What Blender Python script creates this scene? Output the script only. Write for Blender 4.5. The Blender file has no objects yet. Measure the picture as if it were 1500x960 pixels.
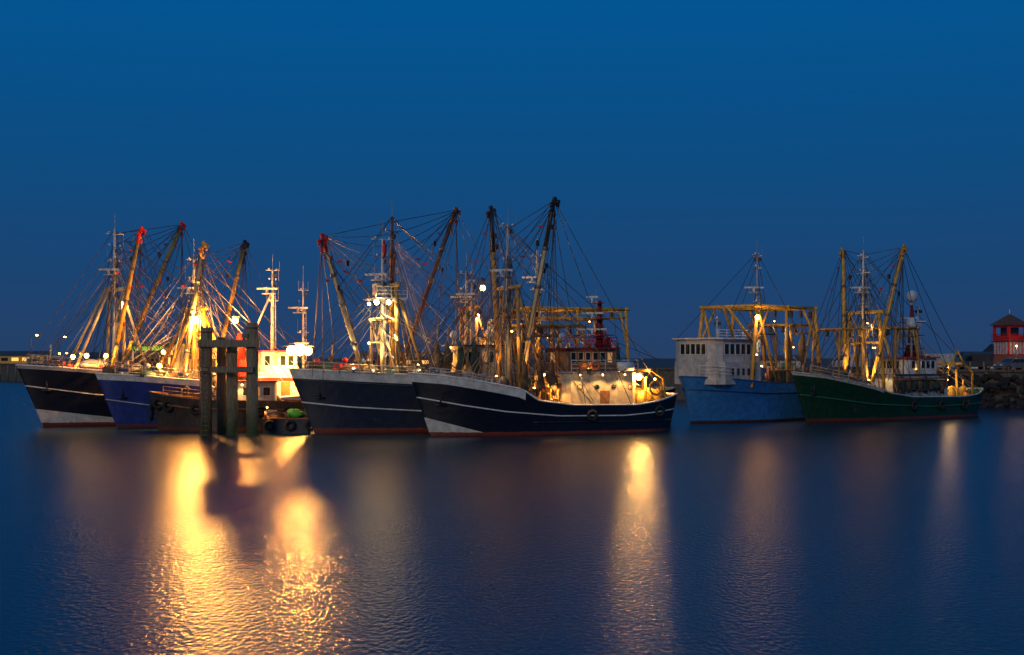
import bpy, math, random
import numpy as np
from mathutils import Vector, Matrix
random.seed(7)
S=bpy.context.scene
S.view_settings.view_transform='Standard'; S.view_settings.look='None'; S.view_settings.exposure=0; S.view_settings.gamma=1

# ------------------------------------------------------------------ materials
MATS={}
def _n(nt,t,**k):
    n=nt.nodes.new(t)
    for a,v in k.items(): setattr(n,a,v)
    return n
def ramp(nt,inp,stops,interp='LINEAR'):
    r=_n(nt,'ShaderNodeValToRGB'); r.color_ramp.interpolation=interp
    e=r.color_ramp.elements
    while len(e)<len(stops): e.new(0.5)
    for i,(p,c) in enumerate(stops):
        e[i].position=p; e[i].color=(*c,1) if len(c)==3 else c
    nt.links.new(inp,r.inputs[0]); return r
def mth(nt,op,a,b=None,clamp=False):
    m=_n(nt,'ShaderNodeMath',operation=op,use_clamp=clamp)
    for i,v in enumerate((a,b)):
        if v is None: continue
        if isinstance(v,(int,float)): m.inputs[i].default_value=v
        else: nt.links.new(v,m.inputs[i])
    return m.outputs[0]
def mixc(nt,f,a,b):
    m=_n(nt,'ShaderNodeMix',data_type='RGBA')
    if isinstance(f,(int,float)): m.inputs[0].default_value=f
    else: nt.links.new(f,m.inputs[0])
    for i,v in ((6,a),(7,b)):
        if isinstance(v,tuple): m.inputs[i].default_value=(*v,1)
        else: nt.links.new(v,m.inputs[i])
    return m.outputs[2]
def newmat(name):
    m=bpy.data.materials.new(name); m.use_nodes=True
    nt=m.node_tree; return m,nt,nt.nodes['Principled BSDF']
RUST=(0.13,0.045,0.015)
def noise(nt,scale,detail=4,mapscale=(1,1,1),rough=.6):
    tc=_n(nt,'ShaderNodeTexCoord'); mp=_n(nt,'ShaderNodeMapping'); mp.inputs['Scale'].default_value=mapscale
    nt.links.new(tc.outputs['Object'],mp.inputs[0])
    n=_n(nt,'ShaderNodeTexNoise'); n.inputs['Scale'].default_value=scale; n.inputs['Detail'].default_value=detail; n.inputs['Roughness'].default_value=rough
    nt.links.new(mp.outputs[0],n.inputs['Vector']); return n.outputs['Fac']
def weather(nt,col,rust,dirt):
    d=ramp(nt,noise(nt,2.2,6),[(.35,(1-dirt,)*3),(.65,(1.0,)*3)])
    m=_n(nt,'ShaderNodeMix',data_type='RGBA',blend_type='MULTIPLY'); m.inputs[0].default_value=1
    if isinstance(col,tuple): m.inputs[6].default_value=(*col,1)
    else: nt.links.new(col,m.inputs[6])
    nt.links.new(d.outputs[0],m.inputs[7])
    r=ramp(nt,noise(nt,3.0,8,(1.6,1.6,.35),.7),[(.72-rust*.32,(0,0,0)),(.80-rust*.25,(1,1,1))])
    return mixc(nt,r.outputs[0],m.outputs[2],RUST)
def paint(name,col,rough=.45,rust=.3,dirt=.35,metal=0):
    m,nt,p=newmat(name)
    nt.links.new(weather(nt,col,rust,dirt),p.inputs['Base Color'])
    p.inputs['Roughness'].default_value=rough; p.inputs['Metallic'].default_value=metal
    b=_n(nt,'ShaderNodeBump'); b.inputs['Strength'].default_value=.25; b.inputs['Distance'].default_value=.02
    nt.links.new(noise(nt,9,4),b.inputs['Height']); nt.links.new(b.outputs[0],p.inputs['Normal'])
    MATS[name]=m; return m
def emis(name,col,st):
    m,nt,p=newmat(name); p.inputs['Base Color'].default_value=(*col,1)
    p.inputs['Emission Color'].default_value=(*col,1); p.inputs['Emission Strength'].default_value=st
    MATS[name]=m
paint('white',(.74,.73,.68),.4,.3,.35)
paint('cream',(.68,.54,.32),.45,.45,.4)
paint('beige',(.66,.5,.25),.5,.4,.35)
paint('whitegrey',(.46,.48,.48),.5,.4,.4)
paint('yellow',(.78,.42,.05),.5,.4,.4)
paint('ochre',(.55,.3,.07),.55,.55,.4)
paint('rusty',(.26,.1,.035),.7,.9,.4)
paint('black',(.015,.016,.02),.5,.15,.3)
paint('steel',(.18,.18,.18),.45,.4,.4,.3)
paint('darkgrey',(.05,.055,.06),.6,.35,.4)
paint('red',(.6,.025,.015),.45,.15,.3)
paint('darkred',(.22,.015,.018),.5,.3,.3)
paint('orange',(.8,.17,.02),.5,.05,.2)
paint('wood',(.35,.15,.05),.6,.1,.5)
paint('bluepaint',(.02,.07,.28),.45,.2,.3)
paint('greenpaint',(.02,.13,.06),.5,.3,.3)
paint('limegreen',(.12,.6,.05),.6,.0,.3)
paint('net',(.03,.075,.06),.95,.1,.6)
paint('netbrown',(.14,.09,.045),.95,.1,.6)
paint('deck',(.12,.09,.06),.7,.5,.4)
paint('rubber',(.012,.012,.012),.8,0,.3)
paint('wire',(.06,.06,.065),.5,.2,.2,.3)
paint('wirelight',(.4,.38,.34),.5,.2,.2)
paint('concrete',(.1,.095,.085),.85,.15,.5)
paint('brick',(.28,.11,.06),.85,.05,.5)
paint('asphalt',(.05,.05,.052),.9,0,.3)
paint('rock',(.016,.017,.017),.9,0,.7)
paint('rooftile',(.12,.05,.03),.8,0,.4)
m,nt,p=newmat('glass'); p.inputs['Base Color'].default_value=(.01,.015,.02,1); p.inputs['Roughness'].default_value=.08; MATS['glass']=m
emis('litwin',(1,.5,.12),1.3); emis('litwindim',(1,.45,.12),.28)
emis('bulb',(1,.5,.11),22); emis('bulbwhite',(1,.8,.45),22); emis('bulbgreen',(.05,1,.4),8); emis('bulbred',(1,.05,.02),8)
emis('limeglow',(.4,.8,.05),.7)

def timber():
    m,nt,p=newmat('timber')
    geo=_n(nt,'ShaderNodeNewGeometry'); sx=_n(nt,'ShaderNodeSeparateXYZ'); nt.links.new(geo.outputs['Position'],sx.inputs[0])
    g=noise(nt,6,8,(2.5,2.5,.22),.75)
    r=ramp(nt,g,[(.3,(.05,.042,.025)),(.5,(.2,.165,.1)),(.72,(.38,.33,.22))])
    wet=mth(nt,'ADD',mth(nt,'MULTIPLY',sx.outputs[2],-.4),mth(nt,'ADD',mth(nt,'MULTIPLY',noise(nt,1.3),1.2),.55),True)
    c=mixc(nt,wet,r.outputs[0],(.04,.065,.02))
    nt.links.new(c,p.inputs['Base Color']); p.inputs['Roughness'].default_value=.8
    b=_n(nt,'ShaderNodeBump'); b.inputs['Strength'].default_value=.9; b.inputs['Distance'].default_value=.07
    nt.links.new(g,b.inputs['Height']); nt.links.new(b.outputs[0],p.inputs['Normal'])
    MATS['timber']=m
timber()

def hullmat(name,top,strip=(0.6,.36),low=(1.3,.3),boot=.18,bootcol=(.24,.04,.022),stripcol=(.72,.72,.68),lowcol=(.62,.6,.54),rust=.22):
    m,nt,p=newmat(name)
    def at(n):
        a=_n(nt,'ShaderNodeAttribute'); a.attribute_name=n; return a.outputs['Fac']
    t,z,bl=at('t'),at('zz'),at('below')
    wob=mth(nt,'MULTIPLY',mth(nt,'SUBTRACT',noise(nt,2.5,5),.5),.2)
    zz=mth(nt,'ADD',z,wob)
    col=top
    if strip:
        f=mth(nt,'MULTIPLY',mth(nt,'LESS_THAN',bl,strip[0]),mth(nt,'LESS_THAN',t,strip[1])); col=mixc(nt,f,col,stripcol)
    if low:
        lim=mth(nt,'SUBTRACT',low[0],mth(nt,'MULTIPLY',t,low[0]/low[1]))
        col=mixc(nt,mth(nt,'LESS_THAN',z,lim),col,lowcol)
    col=mixc(nt,mth(nt,'LESS_THAN',zz,boot),col,bootcol)
    c=weather(nt,col,rust,.35)
    wet=ramp(nt,zz,[(0.0,(1,1,1)),(.28,(0,0,0))])
    c=mixc(nt,mth(nt,'MULTIPLY',wet.outputs[0],.6),c,(.03,.02,.012))
    nt.links.new(c,p.inputs['Base Color']); p.inputs['Roughness'].default_value=.36
    b=_n(nt,'ShaderNodeBump'); b.inputs['Strength'].default_value=.5; b.inputs['Distance'].default_value=.09
    nt.links.new(noise(nt,.9,3),b.inputs['Height']); nt.links.new(b.outputs[0],p.inputs['Normal'])
    MATS[name]=m

# ------------------------------------------------------------------ builder
ORG=(1,.45,.1)
class Obj:
    def __init__(s,name,loc=(0,0,0),ang=0):
        s.e=bpy.data.objects.new(name,None); bpy.context.collection.objects.link(s.e)
        s.e.location=loc; s.e.rotation_euler=(0,0,ang); s.P={}
    def part(s,n):
        return s.P.setdefault(n,dict(V=[],F=[],M=[],S=[],mats=[]))
    def add(s,part,mat,V,F,smooth=False):
        p=s.part(part)
        if mat not in p['mats']: p['mats'].append(mat)
        mi=p['mats'].index(mat); o=len(p['V'])
        p['V']+= [tuple(v) for v in V]
        for f in F: p['F'].append([i+o for i in f]); p['M'].append(mi); p['S'].append(smooth)
    def path(s,pts,r,mat,part,n=8,cap=True):
        pts=[Vector(q) for q in pts]
        if not isinstance(r,(list,tuple)): r=[r]*len(pts)
        V=[];F=[]
        for i,q in enumerate(pts):
            d=(pts[min(i+1,len(pts)-1)]-pts[max(i-1,0)])
            if d.length<1e-6: d=Vector((0,0,1))
            d.normalize(); up=Vector((0,0,1)) if abs(d.z)<.9 else Vector((1,0,0))
            a=d.cross(up).normalized(); b=d.cross(a)
            for k in range(n):
                th=2*math.pi*k/n; V.append(q+(a*math.cos(th)+b*math.sin(th))*r[i])
        for i in range(len(pts)-1):
            for k in range(n):
                k2=(k+1)%n; F.append([i*n+k,i*n+k2,(i+1)*n+k2,(i+1)*n+k])
        if cap:
            F.append(list(range(n))[::-1]); F.append([(len(pts)-1)*n+k for k in range(n)])
        s.add(part,mat,V,F,True)
    def tube(s,a,b,r,mat,part,r2=None,n=8): s.path([a,b],[r,r2 if r2 is not None else r],mat,part,n)
    def wire(s,a,b,sag=0,r=.03,mat='wire',part='rigging'):
        a=Vector(a);b=Vector(b); k=6 if sag else 1
        s.path([a.lerp(b,i/k)+Vector((0,0,-sag*4*(i/k)*(1-i/k))) for i in range(k+1)],r,mat,part,3,False)
    def box(s,c,d,mat,part,rz=0,bev=0):
        R=Matrix.Rotation(rz,3,'Z'); c=Vector(c); x,y,z=[q/2 for q in d]
        if bev<=0:
            V=[c+R@Vector((i*x,j*y,k*z)) for k in(-1,1) for j in(-1,1) for i in(-1,1)]
            F=[[0,2,3,1],[4,5,7,6],[0,1,5,4],[2,6,7,3],[0,4,6,2],[1,3,7,5]]
            s.add(part,mat,V,F)
        else:
            pl=[(x-bev,-y),(x,-y+bev),(x,y-bev),(x-bev,y),(-x+bev,y),(-x,y-bev),(-x,-y+bev),(-x+bev,-y)]
            s.prism([tuple((R@Vector((a,b,0)))[:2]) for a,b in pl],-z,z,mat,part,off=c)
    def prism(s,pl,z0,z1,mat,part,off=(0,0,0),top=1.0,shift=(0,0)):
        n=len(pl); o=Vector(off); cx=sum(a for a,b in pl)/n; cy=sum(b for a,b in pl)/n
        V=[o+Vector((a,b,z0)) for a,b in pl]+[o+Vector((cx+(a-cx)*top+shift[0],cy+(b-cy)*top+shift[1],z1)) for a,b in pl]
        F=[list(range(n))[::-1],[n+i for i in range(n)]]+[[i,(i+1)%n,n+(i+1)%n,n+i] for i in range(n)]
        s.add(part,mat,V,F)
    def sphere(s,c,r,mat,part,n=12,sc=(1,1,1),jit=0,smooth=True):
        V=[];F=[];c=Vector(c);m=n//2+1
        for i in range(m+1):
            ph=math.pi*i/m
            for k in range(n):
                th=2*math.pi*k/n; j=1+random.uniform(-jit,jit)
                V.append(c+Vector((math.sin(ph)*math.cos(th)*sc[0],math.sin(ph)*math.sin(th)*sc[1],math.cos(ph)*sc[2]))*r*(j if 0<i<m else 1))
        for i in range(m):
            for k in range(n):
                k2=(k+1)%n; F.append([i*n+k,(i+1)*n+k,(i+1)*n+k2,i*n+k2])
        s.add(part,mat,V,F,smooth)
    def torus(s,c,R,r,mat,part,axis=(0,1,0),n=16,m=7):
        ax=Vector(axis).normalized(); up=Vector((0,0,1)) if abs(ax.z)<.9 else Vector((1,0,0))
        a=ax.cross(up).normalized(); b=ax.cross(a); c=Vector(c); V=[];F=[]
        for i in range(n):
            th=2*math.pi*i/n; d=a*math.cos(th)+b*math.sin(th)
            for k in range(m):
                ph=2*math.pi*k/m; V.append(c+d*(R+r*math.cos(ph))+ax*r*math.sin(ph))
        for i in range(n):
            for k in range(m):
                F.append([i*m+k,((i+1)%n)*m+k,((i+1)%n)*m+(k+1)%m,i*m+(k+1)%m])
        s.add(part,mat,V,F,True)
    def rail(s,pts,h=1.0,mat='whitegrey',part='railing',step=1.1,r=.028):
        pts=[Vector(q) for q in pts]
        for a,b in zip(pts[:-1],pts[1:]):
            for f in (1,.66,.33): s.tube(a+Vector((0,0,h*f)),b+Vector((0,0,h*f)),r*(1.2 if f==1 else .8),mat,part,n=4)
            k=max(1,int((b-a).length/step))
            for i in range(k+1): q=a.lerp(b,i/k); s.tube(q,q+Vector((0,0,h)),r,mat,part,n=4)
    def windows(s,a,b,z0,z1,n,glass='glass',frame='white',part='windows',gap=.25,outs=1):
        a=Vector((*a,0));b=Vector((*b,0)); d=b-a; Lw=d.length; d.normalize(); nn=Vector((d.y,-d.x,0))*outs; ang=math.atan2(d.y,d.x)
        w=(Lw-gap*(n+1))/n
        for i in range(n):
            c=a+d*(gap+w/2+i*(w+gap)); c.z=(z0+z1)/2
            s.box(c,(w+.1,.05,z1-z0+.1),frame,part,ang)
            s.box(c+nn*.012,(w,.05,z1-z0),glass if not isinstance(glass,list) else random.choice(glass),part,ang)
    # deck lamps are shaded downlights unless omni; extra ones are added as fill
    def lamp(s,pos,W,col=ORG,bulb='bulb',r=.16,off=None,lr=.12,k=3.0,omni=False):
        pos=Vector(pos); s.sphere(pos,r,bulb,'lamp_bulb',10)
        s.box(pos+Vector((.0,.12,r+.03)),(r*2.6,r*2.2,.06),'darkgrey','lamp_housing')
        s.tube(pos+Vector((0,.15,r)),pos+Vector((0,.15,r+.35)),.03,'darkgrey','lamp_housing',n=5)
        if W>0:
            if omni: k=2.2
            l=bpy.data.lights.new('lamp_light','POINT' if omni else 'SPOT'); l.energy=W*k; l.color=col; l.shadow_soft_size=lr
            if not omni: l.spot_size=math.radians(138); l.spot_blend=.35
            o=bpy.data.objects.new('lamp_light',l); bpy.context.collection.objects.link(o); o.parent=s.e; o.location=pos+(Vector(off) if off else Vector((-.1,-r-.2,-.1)))
    # added spot at deck level, no known fitting, aimed up to brighten the rig
    def uplight(s,pos,aim,W,col=ORG,size=75):
        pos=Vector(pos); d=(Vector(aim)-pos).normalized()
        s.tube(pos-d*.3,pos-d*.05,.14,'darkgrey','added_uplight'); s.sphere(pos-d*.05,.1,'bulb','added_uplight',8)
        l=bpy.data.lights.new('added_uplight','SPOT'); l.energy=W*1.7; l.color=col; l.shadow_soft_size=.12; l.spot_size=math.radians(size); l.spot_blend=.5
        o=bpy.data.objects.new('added_uplight',l); bpy.context.collection.objects.link(o); o.parent=s.e; o.location=pos+d*.12; o.rotation_euler=d.to_track_quat('-Z','Y').to_euler()
    def done(s):
        for n,p in s.P.items():
            me=bpy.data.meshes.new(n); me.from_pydata(p['V'],[],p['F']); me.update()
            for m in p['mats']: me.materials.append(MATS[m])
            me.polygons.foreach_set('material_index',p['M']); me.polygons.foreach_set('use_smooth',p['S'])
            o=bpy.data.objects.new(n,me); bpy.context.collection.objects.link(o); o.parent=s.e

# ------------------------------------------------------------------ hull
class Hull:
    def __init__(h,b,L,hb,sheer,rake,mat,whale=.38,drop=1.0,stern=.55,inner='whitegrey',deck='deck',cap='white',blunt=2.0):
        h.b=b;h.L=L;h.hb=hb;h.sh=sheer;h.rake=rake;h.whale=whale;h.drop=drop;h.st=stern;h.bl=blunt
        ts=sorted(set([round((i/24)**1.6*.4,5) for i in range(25)]+[round(.4+.6*i/34,5) for i in range(35)]))
        us=[.06,.14,.24,.36,.5,.64,.76,.87,.95,1.0]
        V=[];T=[];Z=[];BL=[];F=[]
        rows=[-.8,-.3,0]+us; nr=len(rows)
        for t in ts:
            sz=h.sheer(t)
            for side in(-1,1):
                for k,u in enumerate(rows):
                    z=u if k<3 else u*sz
                    V.append((h.x(t,z),side*h.bw(t,z),z));T.append(t);Z.append(z);BL.append(sz-z)
        for i in range(len(ts)-1):
            for sd in(0,1):
                for k in range(nr-1):
                    a=(i*2+sd)*nr+k; c=((i+1)*2+sd)*nr+k
                    F.append([a,c,c+1,a+1] if sd==0 else [a,a+1,c+1,c])
        e=(len(ts)-1)*2*nr
        for k in range(nr-1): F.append([e+k,e+nr+k,e+nr+k+1,e+k+1]); F.append([k,k+1,nr+k+1,nr+k])
        me=bpy.data.meshes.new('hull'); me.from_pydata(V,[],F); me.materials.append(MATS[mat])
        for n,d in(('t',T),('zz',Z),('below',BL)):
            a=me.attributes.new(n,'FLOAT','POINT'); a.data.foreach_set('value',d)
        me.polygons.foreach_set('use_smooth',[True]*len(F)); me.update()
        o=bpy.data.objects.new('hull',me); bpy.context.collection.objects.link(o); o.parent=b.e
        V=[];F=[];VD=[];FD=[]
        for t in ts:
            sz=h.sheer(t); dz=h.deckz(t)
            for sd in(-1,1):
                for z in(sz,dz):
                    V.append((h.x(t,z)+.0,sd*max(h.bw(t,z)-.11,.02),z))
            VD+= [(h.x(t,dz),-max(h.bw(t,dz)-.06,.02),dz),(h.x(t,dz),0,dz+.06),(h.x(t,dz),max(h.bw(t,dz)-.06,.02),dz)]
        for i in range(len(ts)-1):
            a=i*4;c=a+4
            F+= [[a,a+1,c+1,c],[a+2,c+2,c+3,a+3]]
            a=i*3;c=a+3; FD+=[[a,c,c+1,a+1],[a+1,c+1,c+2,a+2]]
        e=(len(ts)-1)*4; F.append([e,e+1,e+3,e+2])
        b.add('bulwark_inside',inner,V,F,True); b.add('deck',deck,VD,FD)
        for sd in(-1,1):
            b.path([(h.x(t,h.sheer(t)),sd*max(h.bw(t,h.sheer(t))-.05,.0),h.sheer(t)+.02) for t in ts],.075,cap,'cap_rail',6)
        z=h.sheer(1); b.tube((h.x(1,z),-h.bw(1,z),z+.02),(h.x(1,z),h.bw(1,z),z+.02),.075,cap,'cap_rail',n=6)
        for t in ts:
            if t>h.whale+.06 and random.random()<.6:
                for sd in(-1,1): b.tube((h.x(t,1),sd*(h.bw(t,h.sheer(t))-.14),h.sheer(t)-.05),(h.x(t,1),sd*(h.bw(t,1.5)-.45),h.deckz(t)),.04,inner,'bulwark_stays',n=4)
        h.ts=ts
    def sheer(h,t): return float(np.interp(t,[a for a,_ in h.sh],[c for _,c in h.sh]))
    def deckz(h,t):
        s=h.sheer(t); return s-(.3 if t<h.whale else h.drop)
    def x(h,t,z):
        u=min(1,max(-.25,z/h.sheer(t))); return t*h.L+h.rake*(1-u)*(1-t)**4 - .5*(1-u)*max(0,(t-.8)/.2)**2
    def bw(h,t,z):
        s=min(t/.4,1); bd=.1+(h.hb-.1)*(1-(1-s)**h.bl)**.85 if s>0 else .1
        s2=min(t/.55,1); bb=.06+(h.hb*.95-.06)*(1-(1-s2)**1.7)
        if t>.8:
            q=(t-.8)/.2; bd*=1-(1-h.st)*q**2; bb*=1-(1-h.st*.85)*q**2
        sz=h.sheer(t)
        if z<=0: return bb*(1+z*.3)
        return bb+(bd-bb)*(z/sz)**1.35
    def strake(h,zs,mat='white',r=.055,t0=0.0,t1=1.0):
        for sd in(-1,1):
            pts=[]
            for t in h.ts:
                if t0<=t<=t1:
                    z=float(np.interp(t,[a for a,_ in zs],[c for _,c in zs])); pts.append((h.x(t,z),sd*(h.bw(t,z)+.02),z))
            h.b.path(pts,r,mat,'rubbing_strake',6)
    def tyres(h,ts,side=-1):
        for t in ts:
            z=h.sheer(t)-.75; y=side*(h.bw(t,z)+.14)
            h.b.torus((h.x(t,z),y,z),.32,.13,'rubber','tyre_fenders',(.0,1,0)); h.b.wire((h.x(t,z),y,z+.3),(h.x(t,z),side*h.bw(t,z+.7),z+.78),r=.02)

# ------------------------------------------------------------------ ship parts
def V3(*a): return Vector(a)
def boom(b,base,tip,col='yellow',head='black',frac=.86,r=.2,side=-1):
    base=Vector(base);tip=Vector(tip); m=base.lerp(tip,frac)
    b.path([base,base.lerp(tip,.45),m],[r*.8,r,r*.85],col,'derrick_boom',10)
    b.path([m,tip],[r*.87,r*.7],head,'derrick_boom',10)
    d=(tip-base).normalized()
    for f in (.2,.5,.72): q=base.lerp(tip,f); b.tube(q-d*.12,q+d*.12,r*1.25,'steel','derrick_boom')
    for dx,dz in((-.22,-.45),(.0,0),(.26,-.2)):
        c=tip+V3(dx,side*.08,dz); b.tube(c-V3(0,.09,0),c+V3(0,.09,0),.16,head,'blocks',n=10)
        b.box(c-V3(0,0,.1),(.15,.24,.5),head,'blocks')
    b.tube(tip-V3(0,.0,.1),tip-V3(0,0,.9),.05,'steel','blocks'); b.sphere(tip-V3(0,0,1.05),.18,head,'blocks',8,(.8,.6,1.4))
    for k in range(4): b.wire(base+V3(.25*(k-1),side*.2,.4),tip+V3(.2*(k-1),0,-.2),.25*k,.02)
    for f in(.35,.6,.85): q=base.lerp(tip,f); b.box(q+V3(.25,0,-.1),(.12,.16,.35),head,'blocks')
def mast(b,x,y,z0,z1,col='white',r=.17,trees=(.97,.8,.6),w=1.4,radar=True,lean=0,lower=None,lowfrac=.55):
    zt=z1; top=V3(x+lean,y,zt); bot=V3(x,y,z0); mid=bot.lerp(top,lowfrac)
    b.path([bot,mid],[r*1.15,r],lower or col,'mast',10); b.path([mid,top],[r*.9,r*.45],col,'mast',10)
    b.wire(top,top+V3(0,0,1.3),r=.02,mat='wirelight')
    for i,f in enumerate(trees):
        q=bot.lerp(top,f); ww=w*random.uniform(.55,1.05)
        b.tube(q+V3(-.3,-ww/2,0),q+V3(.3,ww/2,0),.045,col,'mast_crosstree',n=6)
        if i%2==0: b.tube(q+V3(-ww/2,0,.12),q+V3(ww/2,0,.12),.035,col,'mast_crosstree',n=6)
        for s in(-1,1):
            b.sphere(q+V3(s*ww*.35,s*.2,.22),.09,'white','navigation_lights',8)
            if random.random()<.6: b.box(q+V3(.1,s*.2,-.3),(.2,.25,.3),'darkgrey','navigation_lights')
            if random.random()<.4: b.wire(q+V3(s*ww/2,0,.1),q+V3(s*ww/2,0,.9+.2*i),r=.016,mat='wirelight')
    if radar:
        q=bot.lerp(top,.7); b.box(q+V3(-.35,0,0),(.9,.8,.06),col,'radar_platform'); b.tube(q+V3(-.5,0,0),q+V3(-.5,0,.35),.12,'white','radar'); b.box(q+V3(-.5,0,.42),(.25,1.7,.14),'white','radar',.9)
        b.path([q+V3(-.75,-.4,.5),q+V3(-.75,.4,.5)],.02,col,'radar_platform',4)
    for s in(-.16,.16): b.tube(bot+V3(.22,s,.2),bot.lerp(top,.75)+V3(.18,s,0),.022,col,'mast_ladder',n=4)
    k=int((zt-z0)*.75/.4)
    for i in range(k): q=bot.lerp(top,.75*i/k)+V3(.21,0,.3); b.tube(q+V3(0,-.16,0),q+V3(0,.16,0),.018,col,'mast_ladder',n=4)
    return top
def goalpost(b,x,hw,z0,z1,col='yellow',r=.16,splay=.5,br=True,leg=2.2):
    for s in(-1,1):
        b.tube((x,s*(hw+splay),z0),(x,s*hw,z1),r,col,'mast_gantry')
        if br: b.tube((x+leg,s*(hw+splay),z0),(x+.1,s*hw,z1-.6),r*.7,col,'mast_gantry')
    b.tube((x,-hw-.5,z1),(x,hw+.5,z1),r*1.1,col,'mast_gantry'); b.tube((x,-hw-.1,z0+(z1-z0)*.62),(x,hw+.1,z0+(z1-z0)*.62),r*.7,col,'mast_gantry')
    b.tube((x,-hw,z1),(x,0,z0+(z1-z0)*.62),r*.5,col,'mast_gantry'); b.tube((x,hw,z1),(x,0,z0+(z1-z0)*.62),r*.5,col,'mast_gantry')
    for s in(-1,0,1): b.box((x,s*hw,z1-.45),(.2,.25,.55),'darkgrey','blocks')
def gantry(b,x0,x1,hw,z0,z1,col='yellow',r=.16,spl=.8,mid=1,truss=True):
    for s in(-1,1):
        b.tube((x0-.3,s*hw,z1),(x1+.3,s*hw,z1),r,col,'deck_gantry')
        if truss:
            b.tube((x0,s*hw,z1-.75),(x1,s*hw,z1-.75),r*.6,col,'deck_gantry')
            n=6
            for i in range(n):
                xa=x0+(x1-x0)*i/n; xb=x0+(x1-x0)*(i+1)/n
                b.tube((xa,s*hw,z1 if i%2 else z1-.75),(xb,s*hw,z1-.75 if i%2 else z1),r*.4,col,'deck_gantry',n=5)
        for xx,d in((x0,-spl),(x1,spl)):
            b.tube((xx+d,s*(hw+.15),z0),(xx,s*hw,z1),r,col,'deck_gantry'); b.tube((xx-d*1.8,s*hw,z1-.1),(xx+d*.55,s*(hw+.1),z0+(z1-z0)*.5),r*.6,col,'deck_gantry')
        for i in range(mid):
            xx=x0+(x1-x0)*(i+1)/(mid+1); b.tube((xx,s*hw,z0),(xx,s*hw,z1),r*.8,col,'deck_gantry')
    for xx in(x0,(x0+x1)/2,x1):
        b.tube((xx,-hw-.3,z1+.02),(xx,hw+.3,z1+.02),r*.95,col,'deck_gantry'); b.box((xx,0,z1-.4),(.25,.25,.5),'darkgrey','blocks')
def house(b,x0,x1,hw,z0,z1,col,part='deckhouse',cham=.5,back=.0,top=1.0):
    pl=[(x0,-hw+cham*1.3),(x0+cham*.35,-hw+cham*.5),(x0+cham,-hw),(x1-back,-hw),(x1,-hw+back),(x1,hw-back),(x1-back,hw),(x0+cham,hw),(x0+cham*.35,hw-cham*.5),(x0,hw-cham*1.3)]
    b.prism(pl,z0,z1,col,part,top=top); return pl
def roof(b,x0,x1,hw,z,col,over=.25,th=.12,cham=.5,part='wheelhouse_roof'):
    house(b,x0-over,x1+over,hw+over,z,z+th,col,part,cham)
def portholes(b,x0,x1,y,z,n,sd=-1):
    for i in range(n):
        x=x0+(x1-x0)*i/max(1,n-1); b.torus((x,y+sd*.01,z),.19,.04,'steel','portholes',(0,1,0),12,5); b.tube((x,y-.0,z),(x,y+sd*.03,z),.18,'glass' if i%3 else 'litwindim','portholes',n=12)
def drum(b,c,w,R,col='steel',wr='netbrown'):
    c=Vector(c); b.tube(c-V3(0,w/2,0),c+V3(0,w/2,0),R*.6,wr,'winch',n=14)
    for s in(-1,0,1): q=c+V3(0,s*w/2,0); b.tube(q-V3(0,.04,0),q+V3(0,.04,0),R,col,'winch',n=16)
    b.box(c-V3(0,0,R*.6),(R*1.3,w*1.1,R*.8),'greenpaint','winch')
def clutter(b,h,t0,t1,n,mats=('net','netbrown','orange','bluepaint','rusty','ochre','darkgrey','red')):
    for i in range(n):
        t=random.uniform(t0,t1); z=h.deckz(t)+.06; x=h.x(t,z); w=h.bw(t,z)-.6; y=random.uniform(-w,w); k=random.random(); m=random.choice(mats)
        if k<.3: b.sphere((x,y,z+.3),random.uniform(.35,.75),random.choice(('net','netbrown','netbrown')),'fishing_nets',10,(1.3,1,.8),.16)
        elif k<.55: b.box((x,y,z+.25),(.8,.5,.5),m,'fish_crates',random.random()*3); b.box((x+.05,y,z+.65),(.78,.48,.28),random.choice(mats),'fish_crates',random.random()*3)
        elif k<.63: b.torus((x,y,z+.15),.3,.13,'orange' if m!='net' else 'netbrown','rope_coils',(0,0,1),12,6)
        elif k<.72: b.sphere((x,y,z+.9),.26,random.choice(('orange','red')),'float_buoys',10); b.sphere((x+.4,y+.1,z+.7),.24,random.choice(('orange','red','yellow')),'float_buoys',10); b.tube((x,y,z),(x,y,z+.8),.04,'rusty','float_buoys',n=5)
        elif k<.86: b.tube((x,y,z),(x+.1,y,z+random.uniform(1.2,2.6)),.07,random.choice(('yellow','ochre','rusty','whitegrey')),'deck_posts'); b.box((x,y,z+1.2),(.3,.2,.35),'rusty','blocks')
        else: b.tube((x,y,z),(x,y,z+random.uniform(.6,1.3)),.13,m,'deck_vents'); b.sphere((x,y,z+1.1),.22,m,'deck_vents',8)
def beamgear(b,x0,x1,y,z):
    b.tube((x0,y,z),(x1,y,z),.14,'rusty','trawl_beam')
    for x in(x0,x1): b.box((x,y,z-.2),(.12,.3,1.0),'rusty','trawl_beam')
    for i in range(9):
        x=x0+(x1-x0)*(i+.5)/9; b.sphere((x,y+.1,z-.5),.42,'net' if i%2 else 'netbrown','fishing_nets',10,(1.0,.6,random.uniform(1.2,2.0)),.25)
    b.path([(x0+(x1-x0)*i/16,y-.1,z-.3-.6*math.sin(math.pi*i/16)-.1*(i%2)) for i in range(17)],.04,'steel','trawl_chain',4)
def hangnet(b,x,y,zt,L,mat='netbrown'):
    k=5
    b.path([(x+random.uniform(-.1,.1),y+random.uniform(-.1,.1),zt-L*i/k) for i in range(k+1)],[.05,.2,.32,.36,.3,.08],mat,'hanging_nets',8)
def anchor(b,h,t=.07,z=2.6):
    y=-(h.bw(t,z)+.1);x=h.x(t,z); b.tube((x,y,z+.4),(x+.1,y,z-.5),.06,'black','anchor'); b.tube((x-.35,y,z-.35),(x+.5,y,z-.4),.07,'black','anchor')
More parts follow.
